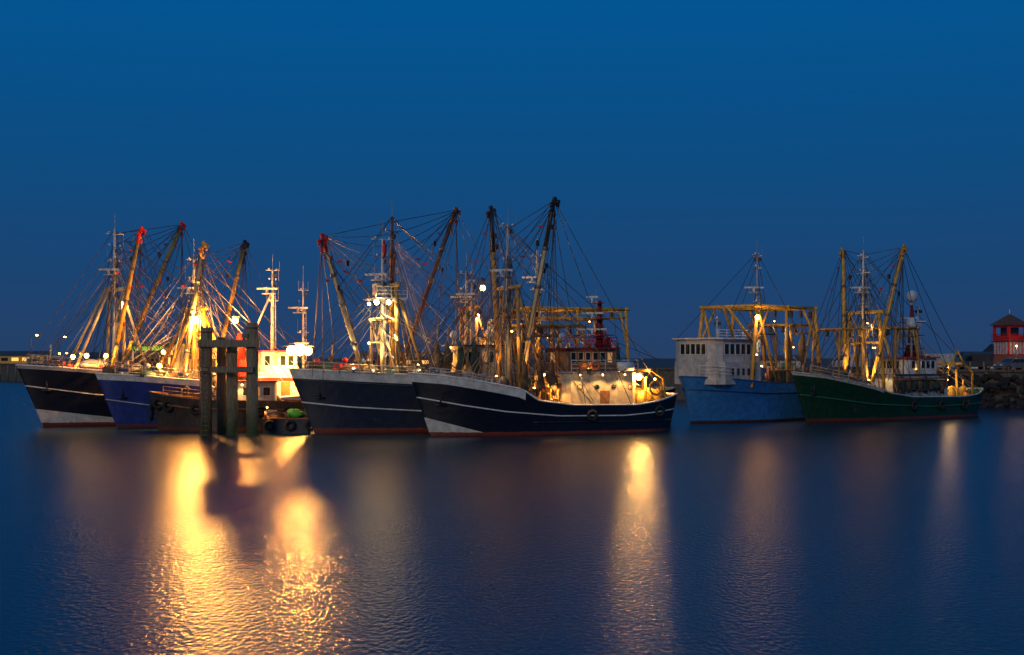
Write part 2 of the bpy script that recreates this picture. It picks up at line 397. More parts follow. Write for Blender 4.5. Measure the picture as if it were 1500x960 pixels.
def pennant(b,p,mat='red',s=.3):
    p=Vector(p); a=random.uniform(-.5,.5); k=random.uniform(-.4,.1); V=[p,p+V3(s,a*.3,k*s),p+V3(s*1.1,a*.4,(k-.35)*s),p+V3(.1*s,0,-.45*s)]
    b.add('pennants',mat,V,[[0,1,2,3]])
def rigging(b,h,top,tips,bx,extra=10,zt=None):
    L=h.L; dk=lambda t,s:(h.x(t,3),s*(h.bw(t,h.sheer(t))-.1),h.sheer(t))
    top=Vector(top)
    b.wire(top,(.5,0,h.sheer(0)+.3)); b.wire(top-V3(0,0,1.5),(1.2,0,h.sheer(0)+.3)); b.wire(top-V3(0,0,3.5),(1.8,0,h.sheer(0)+.2)); b.wire(top-V3(0,0,.3),(L-.8,0,h.sheer(1)+2.5),.2); b.wire(top-V3(0,0,2),(L-3.8,0,h.sheer(1)+2.5),.2)
    for tp,s in tips:
        tp=Vector(tp)
        for k in range(4): b.wire(tp+V3(.1*k,0,-.1),top-V3(0,0,.4+.9*k),.12*k)
        b.wire(tp,dk(.04,s),.0); b.wire(tp-V3(0,0,.5),dk(.12,s*.8)); b.wire(tp,dk(.93,s),.15); b.wire(tp-V3(0,0,1),dk(.6,s),.0); b.wire(tp-V3(0,0,1.2),(tp.x+.3,tp.y*.8,h.sheer(.5)+.5)); b.wire(tp-V3(0,0,1.2),(tp.x-.4,tp.y*.7,h.sheer(.5)+1.5))
        b.wire(tp-V3(0,0,1.2),dk(.45,s),.3); b.wire(tp,dk(.78,s),.5); b.wire(tp,dk(.22,s),.3); b.wire(tp,dk(.55,s*.3),.8); b.wire(tp-V3(0,0,.6),dk(.34,s),.6)
        q=tp.lerp(top,.35)-V3(0,0,2.5); b.wire(tp,q); b.wire(q,dk(.4,s)); b.box(q,(.2,.2,.4),'black','blocks')
        q2=V3(tp.x*.8+top.x*.2,tp.y*.9,tp.z*.6+2); b.wire(q2,dk(.5,s)); b.wire(q2,top); b.box(q2,(.18,.18,.35),'black','blocks')
        for k in range(2): pennant(b,tp.lerp(Vector(dk(.1,s)),.15+.17*k),'red',.34)
    for s in(-1,1):
        for t in(.26,.3,.44,.48): b.wire(top-V3(0,0,2.0),dk(t,s)); b.wire(top-V3(0,0,5),dk(t+.02,s))
        for k in range(9):
            f=(k+1)/10; a=Vector(dk(.44,s)).lerp(top-V3(0,0,2),f); c=Vector(dk(.48,s)).lerp(top-V3(0,0,2),f); b.wire(a,c,r=.02)
    for i in range(extra*2):
        a=top.lerp(V3(top.x,0,5),random.random()*.7); t=random.random(); b.wire(a,dk(t,random.choice((-1,1))),random.choice((0,0,.3,.5)),.022,random.choice(('wire','wire','wirelight')))
def lifebuoy(b,c): b.torus(c,.3,.08,'orange','lifebuoy',(0,1,0))
def wheelhouse(b,x0,x1,hw,z0,z1,wall='white',rf='red',glass='glass',wz=None,nside=4,nfront=3,top=1.0,cham=.5,fr='white'):
    house(b,x0,x1,hw,z0,z1,wall,'wheelhouse',cham,top=1.0); roof(b,x0,x1,hw,z1,rf,cham=cham)
    wz=wz or (z0+(z1-z0)*.45,z0+(z1-z0)*.85)
    b.windows((x0+cham,-hw),(x1-.1,-hw),*wz,nside,glass,fr,outs=1)
    b.windows((x0+cham,hw),(x1-.1,hw),*wz,nside,glass,fr,outs=-1)
    b.windows((x0,hw-cham*1.3),(x0,-hw+cham*1.3),*wz,nfront,glass,fr,outs=1,gap=.15)
    b.windows((x1,-hw),(x1,hw),*wz,2,glass,fr,outs=1,gap=.5)
def domes(b,x,y,z,r=.4): b.tube((x,y,z),(x,y,z+.5),.12,'white','satellite_dome'); b.sphere((x,y,z+.5+r),r,'white','satellite_dome',14,(1,1,1.15))

def ship(name,bow,dirv): return Obj(name,(bow[0],bow[1],0),math.atan2(dirv[1],dirv[0]))

# ================================================================== A near navy trawler
hullmat('hull_navy',(.006,.009,.022),(.6,.37),(1.35,.27),.3)
b=ship('fishing_trawler',(-7.2,89.5),(.92,.39))
h=Hull(b,20.6,2.95,[(0,4.45),(.1,4.28),(.25,3.75),(.36,3.3),(.42,2.5),(.55,2.15),(.8,2.1),(.9,2.35),(1,2.8)],1.6,'hull_navy')
h.strake([(0,2.75),(.15,2.2),(.3,1.75),(.5,1.4),(.75,1.35),(1,1.7)],'white',.055); h.strake([(0,1.0),(1,.9)],'black',.06,t0=.4)
anchor(b,h); h.tyres([.62,.9])
top=mast(b,7.5,0,2.6,15.2,'whitegrey',.18,(.98,.78,.62),1.6,lower='beige')
goalpost(b,7.6,1.5,2.5,10.6,'ochre',.14); b.box((7.6,0,8.6),(1.2,2.2,.08),'ochre','mast_platform')
t1=V3(7.4,3,16.7);t2=V3(9.6,-3.4,16.7)
boom(b,(7.5,1.6,3.2),t1,'ochre','black',.75,.19,1); boom(b,(7.9,-1.7,4.4),t2,'beige','black',.72,.2)
rigging(b,h,top,[(t1,1),(t2,-1)],7.5,16)
house(b,8.6,11.2,1.7,1.1,3.4,'yellow','engine_casing',.2); b.rail([(8.6,-1.7,3.4),(11,-1.7,3.4)],.8,'yellow')
b.box((9.3,-1.72,2.3),(.7,.06,1.6),'wood','casing_door'); b.windows((9.9,-1.7),(10.9,-1.7),2.5,3.0,2,'litwin','wood',gap=.15)
house(b,10.4,17.0,2.2,1.1,4.45,'cream','deckhouse',1.1,.5); roof(b,10.4,17.0,2.2,4.45,'whitegrey',.12,.08,1.1,'boat_deck')
portholes(b,12.2,16.3,-2.2,3.4,4)
b.box((14.2,-2.21,2.3),(.75,.06,1.7),'wood','deckhouse_door')
wheelhouse(b,10.9,15.4,1.7,4.53,6.15,'wood','darkred',['glass','glass','litwindim'],(5.2,5.9),6,4,cham=.6,fr='cream')
b.rail([(10.9,-1.9,6.3),(15.4,-1.9,6.3),(15.4,1.9,6.3)],.7,'red'); b.rail([(11.5,-2.25,4.5),(15.6,-2.25,4.5),(17.0,-2.1,4.5),(17.0,2.1,4.5)],.85,'white')
b.path([(14.9,0,6.2),(14.9,0,9.8)],[.35,.16],'darkred','funnel_mast')
for z,w in((7.2,2.4),(8.4,1.8),(9.6,1.0)):
    b.box((14.7,0,z),(w*.55,w,.08),'darkred','radar_platform',.2); b.box((14.3,0,z+.45),(.2,w*.9,.14),'white','radar',.9); b.tube((14.3,0,z),(14.3,0,z+.4),.09,'white','radar')
for dx in(-1.4,-.8,.7,1.3): b.tube((14.9+dx,0,6.2),(14.9,0,8.2),.05,'red','funnel_mast',n=5)
for x,y in((13,.5),(13.6,-1),(15.2,1.2),(12,-.6)): b.wire((x,y,6.2),(x,y,9.5+y),r=.02,mat='wirelight')
domes(b,12.2,.8,6.25,.3); b.tube((16.2,1.2,4.5),(16.2,1.2,7.0),.28,'darkred','exhaust')
for x in(12.5,13.4): lifebuoy(b,(x,-2.3,4.95))
b.path([(15.2,-2.35,4.9),(16.4,-2.35,4.9)],.33,'white','life_raft',12)
for x,R in((17.9,.75),(19.0,.85)): drum(b,(x,0,2.4),3.2,R,'yellow')
for s in(-1,1):
    b.path([(17.6,s*2.1,1.3),(17.7,s*2.0,4.0),(18.3,s*1.8,4.6),(19.4,s*1.6,4.0),(19.6,s*1.5,1.6)],.11,'yellow','stern_gallows'); b.torus((18.6,s*1.95,3.3),.5,.1,'ochre','stern_gallows')
b.tube((18.3,-1.8,4.6),(18.3,1.8,4.6),.13,'yellow','stern_gallows')
clutter(b,h,.42,.52,12); clutter(b,h,.84,.97,16,('yellow','netbrown','orange','darkgrey')); clutter(b,h,.54,.85,8)
for x in(8.0,9.0,10.1): hangnet(b,x,-2.0,5.4,2.6)
drum(b,(6.6,0,3.7),2.4,.5); drum(b,(9.4,0,4.0),1.6,.4); b.box((3.2,0,4.1),(1.2,.9,.7),'darkgrey','windlass'); b.tube((3.2,-1,4.3),(3.2,1,4.3),.25,'rusty','windlass')
b.rail([(1.2,-.9,4.3),(3,-1.9,4.1),(5.2,-2.6,3.6)],.55,'whitegrey'); b.rail([(1.2,.9,4.3),(3,1.9,4.1),(5.2,2.6,3.6)],.55,'whitegrey')
for x in (8.3,8.8,9.6,10.1): b.tube((x,-2.2,1.3),(x+.5,-2.1,3.6+x%1),.07,'yellow','fairlead_posts'); b.box((x+.5,-2.1,3.5),(.3,.2,.4),'rusty','blocks')
b.path([(9,-1.75,3.5),(10.2,-2.2,2.6),(11.8,-2.45,2.0)],.08,'ochre','handrail',6)
b.lamp((17.4,-1.5,4.1),300,(1,.52,.13),r=.24,omni=True); b.lamp((10.0,-.8,4.3),190,r=.09); b.lamp((17.2,1.2,4.9),130,r=.1); b.lamp((19.6,0,3.9),170,r=.09)
b.lamp((10.2,-2.3,3.7),100,r=.07); b.lamp((12.0,-2.7,4.3),60,(1,.55,.18),r=.06); b.lamp((13.8,-2.7,4.3),50,(1,.55,.18),r=.06); b.lamp((15.6,-2.7,4.3),70,(1,.52,.16),r=.06); b.lamp((7.0,-1.9,7.4),90,r=.07)
b.uplight((8.6,-2.2,3.4),(8.8,-2.0,10),320,ORG,60); b.uplight((7.0,1.0,4.2),(7.5,1.6,10),200); b.uplight((12.8,-2.3,4.7),(13,-1,6.2),22,ORG,90); b.uplight((16.4,-1.2,4.9),(14.9,0,8),70)
b.sphere((15,.1,6.6),.07,'bulbred','navigation_lights',6)
b.done()

# ================================================================== B slate-navy trawler
hullmat('hull_slate',(.02,.03,.056),(.65,.41),None,.4,(.2,.042,.025))
b=ship('fishing_trawler',(-16.15,92.7),(.92,.39))
h=Hull(b,24,2.95,[(0,4.7),(.12,4.55),(.36,4.25),(.43,3.2),(.5,2.6),(.8,2.4),(1,2.9)],1.9,'hull_slate',whale=.4)
h.strake([(0,2.3),(.15,1.95),(.4,1.6),(1,1.6)],'white',.06); h.strake([(0,3.95),(.4,3.4),(.6,2.2),(1,2.2)],'darkgrey',.05); anchor(b,h,.06,3.0)
top=mast(b,7.8,0,4.0,16.1,'rusty',.2,(.9,.75),1.5,lower='ochre',radar=False)
m2=mast(b,6.9,-.5,4.0,14.4,'white',.14,(.98,.86,.7,.6),1.7)
goalpost(b,7.6,1.6,3.9,10.9,'ochre',.17,.5); goalpost(b,6.6,1.2,3.9,8.4,'cream',.12,.3,leg=1.2)
for z in(5.4,6.8,8.2,9.6):
    b.tube((7.6,-1.9,z),(6.7,-.4,z+.7),.06,'white','mast_gantry',n=5); b.tube((6.9,-.5,z),(7.8,0,z+.8),.05,'white','mast_gantry',n=5)
b.box((7.2,-.2,9.9),(2.4,3.2,.1),'white','mast_platform'); b.rail([(6,-1.8,9.95),(8.4,-1.8,9.95)],.8,'white'); b.box((7.0,0,10.6),(1.1,1.2,.9),'whitegrey','crows_nest')
t1=V3(14.4,4,17.4);t2=V3(1.4,-4,14.1)
boom(b,(9.3,1.6,5.6),t1,'rusty','rusty',.9,.17,1); boom(b,(5.0,-1.6,4.6),t2,'cream','red',.88,.19)
rigging(b,h,top,[(t1,1),(t2,-1)],7.5,22)
b.sphere((7.0,-.6,13.6),.4,'red','flag',8,(.4,.3,1.7),.25); b.sphere((7.9,0,12.6),.26,'red','flag',8,(.4,.3,1.6),.25)
for p_ in((3.2,-3,11.8),(4.4,-2.4,11.2),(2.6,-3.5,12.4),(10.5,1,12.8)): pennant(b,p_,'red',.4)
house(b,11,18.5,2.1,1.6,4.4,'whitegrey','deckhouse',.8); wheelhouse(b,12.4,16.2,1.7,4.4,6.4,'cream','darkgrey',['litwindim','glass','glass'],(5.2,6.0),5,3,cham=.6)
mast(b,14.2,0,6.5,11.5,'whitegrey',.12,(.95,.7),1.2); domes(b,15.6,-.4,6.5,.42); domes(b,13.0,.8,6.5,.3)
for x in(10.4,11.2,12.2,13.4): b.tube((x,-2.2,2.5),(x+.4,-1.8,8.2-.4*(x-10)),.07,'ochre','deck_posts'); hangnet(b,x+.2,-2.2,6.8,2.6,'net' if x>12 else 'netbrown')
drum(b,(9.6,0,4.2),2.6,.7); clutter(b,h,.08,.38,30); clutter(b,h,.42,.55,8)
b.rail([(1.2,-.9,4.5),(3.2,-2.0,4.4),(5.8,-2.75,4.2),(8.6,-2.8,4.1)],.75,'whitegrey'); b.rail([(1.2,.9,4.5),(3.2,2.0,4.4),(5.8,2.75,4.2),(8.6,2.8,4.1)],.75,'whitegrey')
b.box((3.0,0,4.8),(1.3,1,.8),'greenpaint','windlass')
gantry(b,17.5,22.5,2.3,2,8.0,'ochre',.13)
PW=(1,.7,.3)
b.lamp((6.1,-1.6,9.6),60,PW,'bulbwhite',.2,omni=True); b.lamp((7.0,-1.7,9.6),200,PW,'bulbwhite',.18); b.lamp((6.5,1.6,9.6),160,PW,'bulbwhite',.12)
b.lamp((7.5,-1.8,7.2),110,PW,'bulbwhite',.1); b.lamp((11.9,-1.6,6.3),60,r=.08); b.lamp((16.3,-1.8,9.3),60,r=.18); b.lamp((5.6,-1.4,6.6),150,r=.09); b.lamp((9.2,-1.6,6.0),80,r=.07)
b.uplight((5.8,-1.8,4.6),(7.2,-.3,10),420,PW,60); b.uplight((9.4,-1.6,4.6),(8.4,.4,10),140); b.uplight((4.2,-2.2,4.8),(3.0,-2.9,10),260,PW,50); b.uplight((10.4,1.6,5.0),(12,2.8,11.6),260,ORG,50)
b.done()

# ================================================================== H trawler with tall yellow gantry behind
hullmat('hull_black',(.012,.014,.016),(.6,.3),None,.2)
b=ship('fishing_trawler',(-11.3,102.0),(.92,.39))
h=Hull(b,27,3.0,[(0,4.6),(.3,4.0),(.4,2.8),(.9,2.6),(1,2.9)],1.7,'hull_black')
top=mast(b,8.2,0,3.8,12.8,'whitegrey',.16,(.95,.8,.6),1.6,lower='beige'); goalpost(b,8.4,1.6,3.6,9.6,'ochre',.14)
gantry(b,12.6,21.6,2.6,2.4,9.6,'yellow',.14,.3,1)
tm=mast(b,14.6,0,5.5,14.6,'white',.17,(.93,.8,.62),1.5,lower='yellow',lowfrac=.75)
for z in(7.5,9,10.5,12): b.tube((14.0,-.8,z-1),(14.6,0,z),.05,'yellow','mast_gantry',n=5); b.tube((15.3,.8,z-1),(14.6,0,z),.05,'yellow','mast_gantry',n=5)
house(b,9.4,13.5,2.2,1.9,5.0,'whitegrey','deckhouse',.8); wheelhouse(b,9.8,13.0,1.9,5,7.1,'cream','whitegrey',['glass','litwindim'],cham=.6)
domes(b,10.5,0,7.3,.45); rigging(b,h,top,[((8.6,-2.5,12),-1)],8,12)
for x in(13.5,15,16,18,19.4,20.5): b.wire((x,-2.6,9.6),(x+.6,-2.4,3),.0,.03); hangnet(b,x+.3,-2.4,7.0,3.2,random.choice(('net','netbrown','ochre')))
clutter(b,h,.45,.9,18)
b.lamp((9.0,-1.6,11.2),110,r=.24); b.lamp((8.6,-1.5,8.9),110,(1,.4,.1),r=.2); b.lamp((15.0,-1.2,7.3),260,(1,.6,.2),r=.12); b.lamp((19,-1,8.6),150,(1,.6,.2),r=.06)
b.sphere((7.4,-2.2,6.1),.2,'bulbgreen','navigation_lights',8); b.lamp((18.0,-2.0,5.4),80,r=.1); b.uplight((14.0,-1.8,5.5),(14.8,-.5,10),280,(1,.6,.2)); b.uplight((17.6,-1.0,4.5),(17,-2.2,9.6),260,(1,.55,.16),110)
b.done()

# ================================================================== C far-left navy trawler
hullmat('hull_navyblack',(.009,.011,.022),(.25,.34),(1.45,.5),.32,stripcol=(.45,.43,.4))
b=ship('fishing_trawler',(-39.3,101.5),(.8,.6))
h=Hull(b,25,3.0,[(0,4.95),(.12,4.75),(.36,4.2),(.43,3.2),(.6,2.6),(1,2.8)],2.1,'hull_navyblack',whale=.02,drop=.8,inner='darkred')
h.strake([(0,3.3),(.2,2.6),(.5,2.0),(1,1.9)],'white',.055); anchor(b,h,.06,3.3)
top=mast(b,7.9,0,3.6,16.2,'white',.19,(.96,.88,.78,.65),1.6); goalpost(b,8.0,1.6,3.5,11.2,'cream',.15)
for s in(-1,1): b.tube((4.0,s*1.2,4.0),(7.4,s*.4,11.4),.12,'cream','mast_stay_leg')
b.tube((4.9,-.9,6),(4.9,.9,6),.08,'yellow','mast_stay_leg')
t1=V3(9.0,-3,16.1);t2=V3(15.0,3,17.4)
boom(b,(7.0,-1.7,4.2),t1,'yellow','red',.9,.18); boom(b,(8.9,1.7,4.4),t2,'yellow','red',.94,.19,1)
rigging(b,h,top,[(t1,-1),(t2,1)],8,22)
for p_ in((9.2,-2,11.5),(12,0,10.8)): pennant(b,p_,'red',.4)
house(b,12,18,2.1,1.8,4.4,'white','deckhouse',.8); wheelhouse(b,12.6,16.6,1.8,4.4,6.7,'cream','greenpaint',['litwin','litwindim','glass'],cham=.5)
b.rail([(1.0,-.7,4.9),(3,-2.0,4.7),(6,-2.8,4.4),(9,-2.9,4.1)],.9,'whitegrey'); b.rail([(1.0,.7,4.9),(3,2.0,4.7),(6,2.8,4.4),(9,2.9,4.1)],.9,'whitegrey')
b.sphere((6,-.4,5.0),.55,'white','rescue_dinghy',12,(2.2,1,.7)); clutter(b,h,.08,.38,28); drum(b,(10,0,4.0),2.6,.7)
for p_,w in(((4.0,-1.4,5.6),100),((5.1,-1.4,5.7),140),((6.6,-1.6,5.7),200),((11.4,-1.8,6.0),180)): b.lamp(p_,w,r=.19)
b.lamp((8.0,-1.6,10.2),170,r=.06); b.uplight((6.4,-2.3,4.6),(8.0,-1.4,11),420,ORG,60); b.uplight((9.0,.6,4.8),(12.2,2.2,11.5),900,ORG,50)
b.done()

# ================================================================== D royal-blue trawler
hullmat('hull_royal',(.022,.045,.24),(.45,.41),None,.34,(.14,.04,.04))
b=ship('fishing_trawler',(-32.2,99.0),(.8,.6))
h=Hull(b,21,2.9,[(0,4.3),(.12,4.15),(.36,3.7),(.44,2.7),(.6,2.2),(1,2.6)],1.7,'hull_royal',whale=.4,inner='white')
h.strake([(0,2.3),(.2,1.7),(.5,1.4),(1,1.4)],'whitegrey',.05); anchor(b,h,.06,2.8)
top=mast(b,8.0,0,3.4,13.9,'white',.18,(.95,.8,.7,.62),1.6,lower='yellow',lowfrac=.6); goalpost(b,8.2,1.5,3.3,9.5,'yellow',.15,.7)
for s in(-1,1): b.tube((5.2,s*1.1,3.8),(7.8,s*.4,9.6),.12,'yellow','mast_stay_leg')
t1=V3(7.5,-3,14.6);t2=V3(13.9,3,15.5)
boom(b,(6.4,-1.7,3.9),t1,'beige','ochre',.9,.17); boom(b,(10.6,1.7,4.4),t2,'yellow','black',.93,.18,1)
rigging(b,h,top,[(t1,-1),(t2,1)],8,22)
house(b,12.2,18,2.0,1.3,4.0,'white','deckhouse',.6); wheelhouse(b,12.8,16.4,1.7,4.0,6.0,'white','red',['glass','litwindim'],cham=.4)
b.box((15.2,-2.02,2.6),(.8,.08,1.9),'wood','deckhouse_door'); b.box((15,-2.01,3.75),(5.2,.05,.3),'red','deckhouse_trim'); b.box((13.1,-2.01,2.6),(.7,.05,1.9),'red','deckhouse_trim'); lifebuoy(b,(13.9,-2.1,3.0))
b.box((12.0,0,4.7),(1.2,2.6,1.4),'red','funnel_casing')
mast(b,15,0,6.1,13.0,'white',.15,(.97,.85,.6),1.3); b.tube((12.6,0,6.2),(14.9,0,11),.09,'white','mast_stay_leg')
mast(b,18.5,1.2,3,12.2,'white',.1,(.9,.7,.5),1.1)
b.path([(12.2,.5,3.9),(12.2,.5,6.2),(12.2,.5,7.6)],[.55,.5,.15],'red','funnel')
clutter(b,h,.06,.38,26,('white','bluepaint','orange','whitegrey')); clutter(b,h,.42,.56,8); drum(b,(10,0,3.3),2.4,.7)
b.rail([(1.2,-.9,4.2),(3,-1.9,4.05),(5.5,-2.6,3.8),(8,-2.8,3.6)],.85,'whitegrey')
b.box((3.5,0,4.35),(1.2,.9,.8),'white','windlass')
FL=(1,.4,.07)
b.tube((8.0,0,8.9),(7.1,-2.4,8.9),.06,'steel','floodlight_bracket')
b.lamp((7.1,-2.4,8.5),2900,FL,r=.3,off=(-.1,-.8,-.2),omni=True); b.lamp((11.2,-.9,8.6),1300,FL,r=.26,omni=True)
b.tube((15.9,-1.8,6.1),(15.9,-3.1,6.5),.06,'steel','floodlight_bracket'); b.tube((15.0,-3.1,6.5),(16.8,-3.1,6.5),.06,'steel','floodlight_bracket')
b.lamp((15.1,-3.1,6.1),1300,FL,r=.36,off=(.1,-1.0,-.1),lr=.3,omni=True); b.lamp((15.9,-3.1,6.2),2300,FL,r=.5,off=(.1,-1.1,-.1),lr=.3,omni=True); b.lamp((16.7,-3.1,6.1),1300,FL,r=.36,off=(.1,-1.0,-.1),lr=.3,omni=True)
b.lamp((4.4,-1.8,4.9),350,r=.2); b.lamp((9.2,-2.2,4.6),200,r=.1); b.lamp((13,-1.9,4.3),100,r=.08)
b.uplight((6.6,-2.0,4.2),(8.0,-.6,10),250); b.uplight((10.2,1.0,4.2),(12,2.2,10),350)
b.done()

# ================================================================== E low work boat
hullmat('hull_work',(.06,.05,.045),None,None,.3,(.14,.045,.025),rust=.6)
b=ship('work_boat',(-27.4,96.8),(.993,.12))
h=Hull(b,12.0,2.1,[(0,2.95),(.12,2.7),(.35,2.35),(1,2.2)],.7,'hull_work',whale=.0,drop=.5,inner='rusty',cap='rusty',blunt=3.0,stern=.9)
h.strake([(0,2.2),(.3,1.7),(1,1.6)],'rusty',.09); h.tyres([.05,.12,.3,.5,.7,.88]); h.tyres([.02],1)
for z in (1.2,1.9): b.torus((.15,0,z),.34,.14,'rubber','tyre_fenders',(1,.0,0))
house(b,6.4,9.4,1.3,1.7,3.7,'whitegrey','wheelhouse',.3); roof(b,6.4,9.4,1.3,3.7,'red',.15,.1,.3); b.windows((6.8,-1.3),(9.3,-1.3),2.7,3.3,3,['glass','litwindim'],'white')
b.tube((7.8,0,3.8),(7.8,0,6.4),.07,'white','mast'); b.box((3.5,0,2.4),(1.6,1.4,.9),'rusty','hatch'); drum(b,(5.1,0,2.5),1.6,.45); clutter(b,h,.1,.9,14)
b.rail([(1.2,-1.4,2.6),(4,-1.9,2.3),(6.2,-1.9,2.2)],.8,'ochre'); b.lamp((7.0,-1.5,3.5),60,r=.07)
b.done()

b=Obj('mooring_pontoon',(-16.6,94.6,0),.1)
b.box((0,0,.5),(3.4,2.4,1.1),'darkgrey','pontoon_hull',0,.15); b.box((0,0,1.08),(3.5,2.5,.08),'wood','pontoon_deck')
for x in(-1.5,0,1.5): b.tube((x,-1.1,1.1),(x,-1.1,1.6),.09,'rusty','bollards'); b.torus((x+.3,-1.33,.6),.3,.12,'rubber','tyre_fenders')
b.sphere((.5,-.3,1.4),.5,'limegreen','fishing_nets',12,(1.3,.9,.7),.25); b.sphere((-.7,0,1.3),.45,'netbrown','fishing_nets',12,(1.4,.9,.6),.25); b.sphere((1.2,.1,1.3),.4,'greenpaint','fishing_nets',12,(1.2,.9,.7),.25)
b.box((-1.2,.4,1.4),(.8,.6,.5),'white','fish_crates'); b.lamp((-1.4,-.9,1.9),60,r=.06)
b.done()

# dolphin of timber piles
b=Obj('timber_mooring_dolphin',(-20,91,0),0)
for x,y,zt,r in((-1.65,-.3,7.7,.42),(.05,.25,6.3,.4),(1.6,-.3,8.0,.42),(-1.0,1.6,7.0,.36),(1.1,1.7,7.0,.36)):
    pts=[];n=14
    for i in range(n+1):
        z=-1+(zt+1)*i/n; pts.append((x+random.uniform(-.02,.02),y+random.uniform(-.02,.02),z))
    b.path(pts,[r*random.uniform(.95,1.04) for _ in pts],'timber','pile',12)
    b.torus((x,y,zt-.35),r+.0,.05,'rusty','iron_bands',(0,0,1))
b.box((-.05,-.80,6.55),(4.1,.28,.5),'timber','cross_beam',.0); b.box((-.05,.77,6.5),(3.9,.28,.45),'timber','cross_beam',.0)
b.box((-.05,-.82,4.7),(3.6,.24,.42),'timber','cross_beam'); b.tube((-1.5,.3,4.7),(-1,1.5,4.7),.14,'timber','cross_beam'); b.tube((1.5,.3,4.7),(1.1,1.5,4.7),.14,'timber','cross_beam')
b.box((1.2,.5,7.1),(.35,2.6,.3),'timber','cross_beam')
for x in(-1.95,-1.35): b.tube((x,-1.0,-.5),(x,-1.0,6.4),.035,'rusty','ladder',n=5)
for i in range(20): b.tube((-1.95,-1.0,.1+i*.32),(-1.35,-1.0,.1+i*.32),.028,'rusty','ladder',n=5)
b.done()

# ================================================================== F light-blue trawler, wheelhouse forward
hullmat('hull_lightblue',(.03,.18,.5),None,None,.2,(.09,.03,.03),rust=.12)
b=ship('fishing_trawler',(14.4,107.5),(.72,.69))
h=Hull(b,18.2,3.3,[(0,3.95),(.2,3.7),(.5,3.3),(1,3.1)],1.0,'hull_lightblue',whale=.5,blunt=2.6,stern=.85,cap='bluepaint')
h.strake([(0,2.9),(.4,2.5),(1,2.4)],'bluepaint',.07)
house(b,1.2,7.2,2.7,3.3,5.2,'whitegrey','deckhouse',1.0); wheelhouse(b,1.3,6.3,2.5,5.2,7.1,'whitegrey','white','glass',(5.85,6.7),5,5,cham=.8)
b.windows((2.6,-2.7),(6.8,-2.7),4.1,4.6,5,'glass','steel',gap=.5); b.rail([(1.8,-2.3,7.2),(6.3,-2.3,7.2)],.7,'white'); b.rail([(6.4,-2.6,5.2),(7.1,-2.6,5.2),(7.1,2.6,5.2)],.9,'white')
b.rail([(.6,-1.2,4.0),(1.6,-2.5,3.9),(3,-3.1,3.8)],.9,'white')
mast(b,5.4,.6,7.2,9.0,'whitegrey',.1,(.9,),1.0,False)
mm=mast(b,10.5,0,3,15.0,'whitegrey',.1,(.97,.88,.62),1.6)
gantry(b,6.4,15.2,2.9,3.0,10.0,'yellow',.16,1.0,1,False); gantry(b,12.5,16.5,2.2,3,8.5,'ochre',.12,.4,0)
for s in(-1,1):
    b.tube((6.4,s*2.9,10),(9.2,s*3.0,3.2),.12,'yellow','deck_gantry'); b.tube((15.2,s*2.9,10),(12.8,s*3.0,3.2),.12,'ochre','deck_gantry')
b.tube((3.8,-2.4,7),(1.6,-2.9,9.9),.12,'ochre','stern_gallows'); b.tube((5.6,-2.9,7),(3.2,-2.2,9.8),.12,'yellow','stern_gallows')
for x in(7,9,11.5,13,14.5): b.wire((x,-2.9,10),(x+.8,-3,3.4),0,.03); b.box((x,-2.9,9.4),(.25,.25,.6),'darkgrey','blocks'); b.wire((x,2.9,10),(x-.8,-3,4.4),.3,.03)
for x in(11,13.2): hangnet(b,x,-2.9,8,3)
for s in(-1,1): b.wire(mm,(17.5,s*2.6,3.2)); b.wire(mm,(2,s*2.3,7.2)); b.wire(mm-V3(0,0,3),(12,s*3,3.2)); b.wire(mm-V3(0,0,1),(8,s*3,3.2))
clutter(b,h,.45,.95,26); beamgear(b,8,14,-2.9,4.4); house(b,8.5,10.5,1.6,3,4.6,'bluepaint','engine_casing',.2)
b.lamp((6.2,-3.1,9.0),60,(1,.47,.11),r=.22,omni=True); b.lamp((7.6,-2.0,5.8),90,(1,.55,.2),r=.07); b.lamp((14,-1.5,6.5),130,(1,.55,.2),r=.06); b.lamp((11,-1.5,8.8),130,(1,.6,.25),r=.05)
b.uplight((9.5,-1.2,4.8),(11,-2.6,9.8),280,(1,.6,.2),120)
b.done()

# ================================================================== G green trawler
hullmat('hull_green',(.006,.042,.02),(.22,.34),None,.3,(.16,.035,.02),stripcol=(.5,.52,.46),rust=.35)
b=ship('fishing_trawler',(23.8,108.6),(.81,.59))
h=Hull(b,25,2.95,[(0,4.3),(.1,4.0),(.31,2.95),(.37,2.45),(.5,2.05),(.8,1.95),(.92,2.15),(1,2.6)],1.8,'hull_green',whale=.34,inner='greenpaint',cap='whitegrey')
h.strake([(0,2.4),(.3,1.5),(.6,1.15),(1,1.3)],'greenpaint',.07); anchor(b,h,.05,2.8); h.tyres([.5,.66,.8])
top=mast(b,9.3,0,2.6,15.1,'white',.17,(.95,.84,.7,.6),1.9,lower='yellow',lowfrac=.5); goalpost(b,9.4,1.6,2.4,9.6,'yellow',.15,.6)
t1=V3(10.4,3.2,15.5);t2=V3(9.6,-4,15.2)
boom(b,(8.9,1.7,3.2),t1,'yellow','ochre',.93,.18,1); boom(b,(8.3,-1.7,3.4),t2,'yellow','ochre',.93,.18)
rigging(b,h,top,[(t1,1),(t2,-1)],9,18)
gantry(b,11.2,14.2,2.0,1.5,8.2,'ochre',.13,.3,0); gantry(b,4.4,7.6,1.4,3.3,8.0,'ochre',.1,.3,0,False)
house(b,10.8,18.6,2.15,1.0,4.0,'whitegrey','deckhouse',.7); roof(b,10.8,18.6,2.15,4.0,'darkgrey',.15,.08,.7,'boat_deck')
wheelhouse(b,13,17.4,1.8,4.08,5.5,'white','red','glass',(4.6,5.25),5,3,cham=.5)
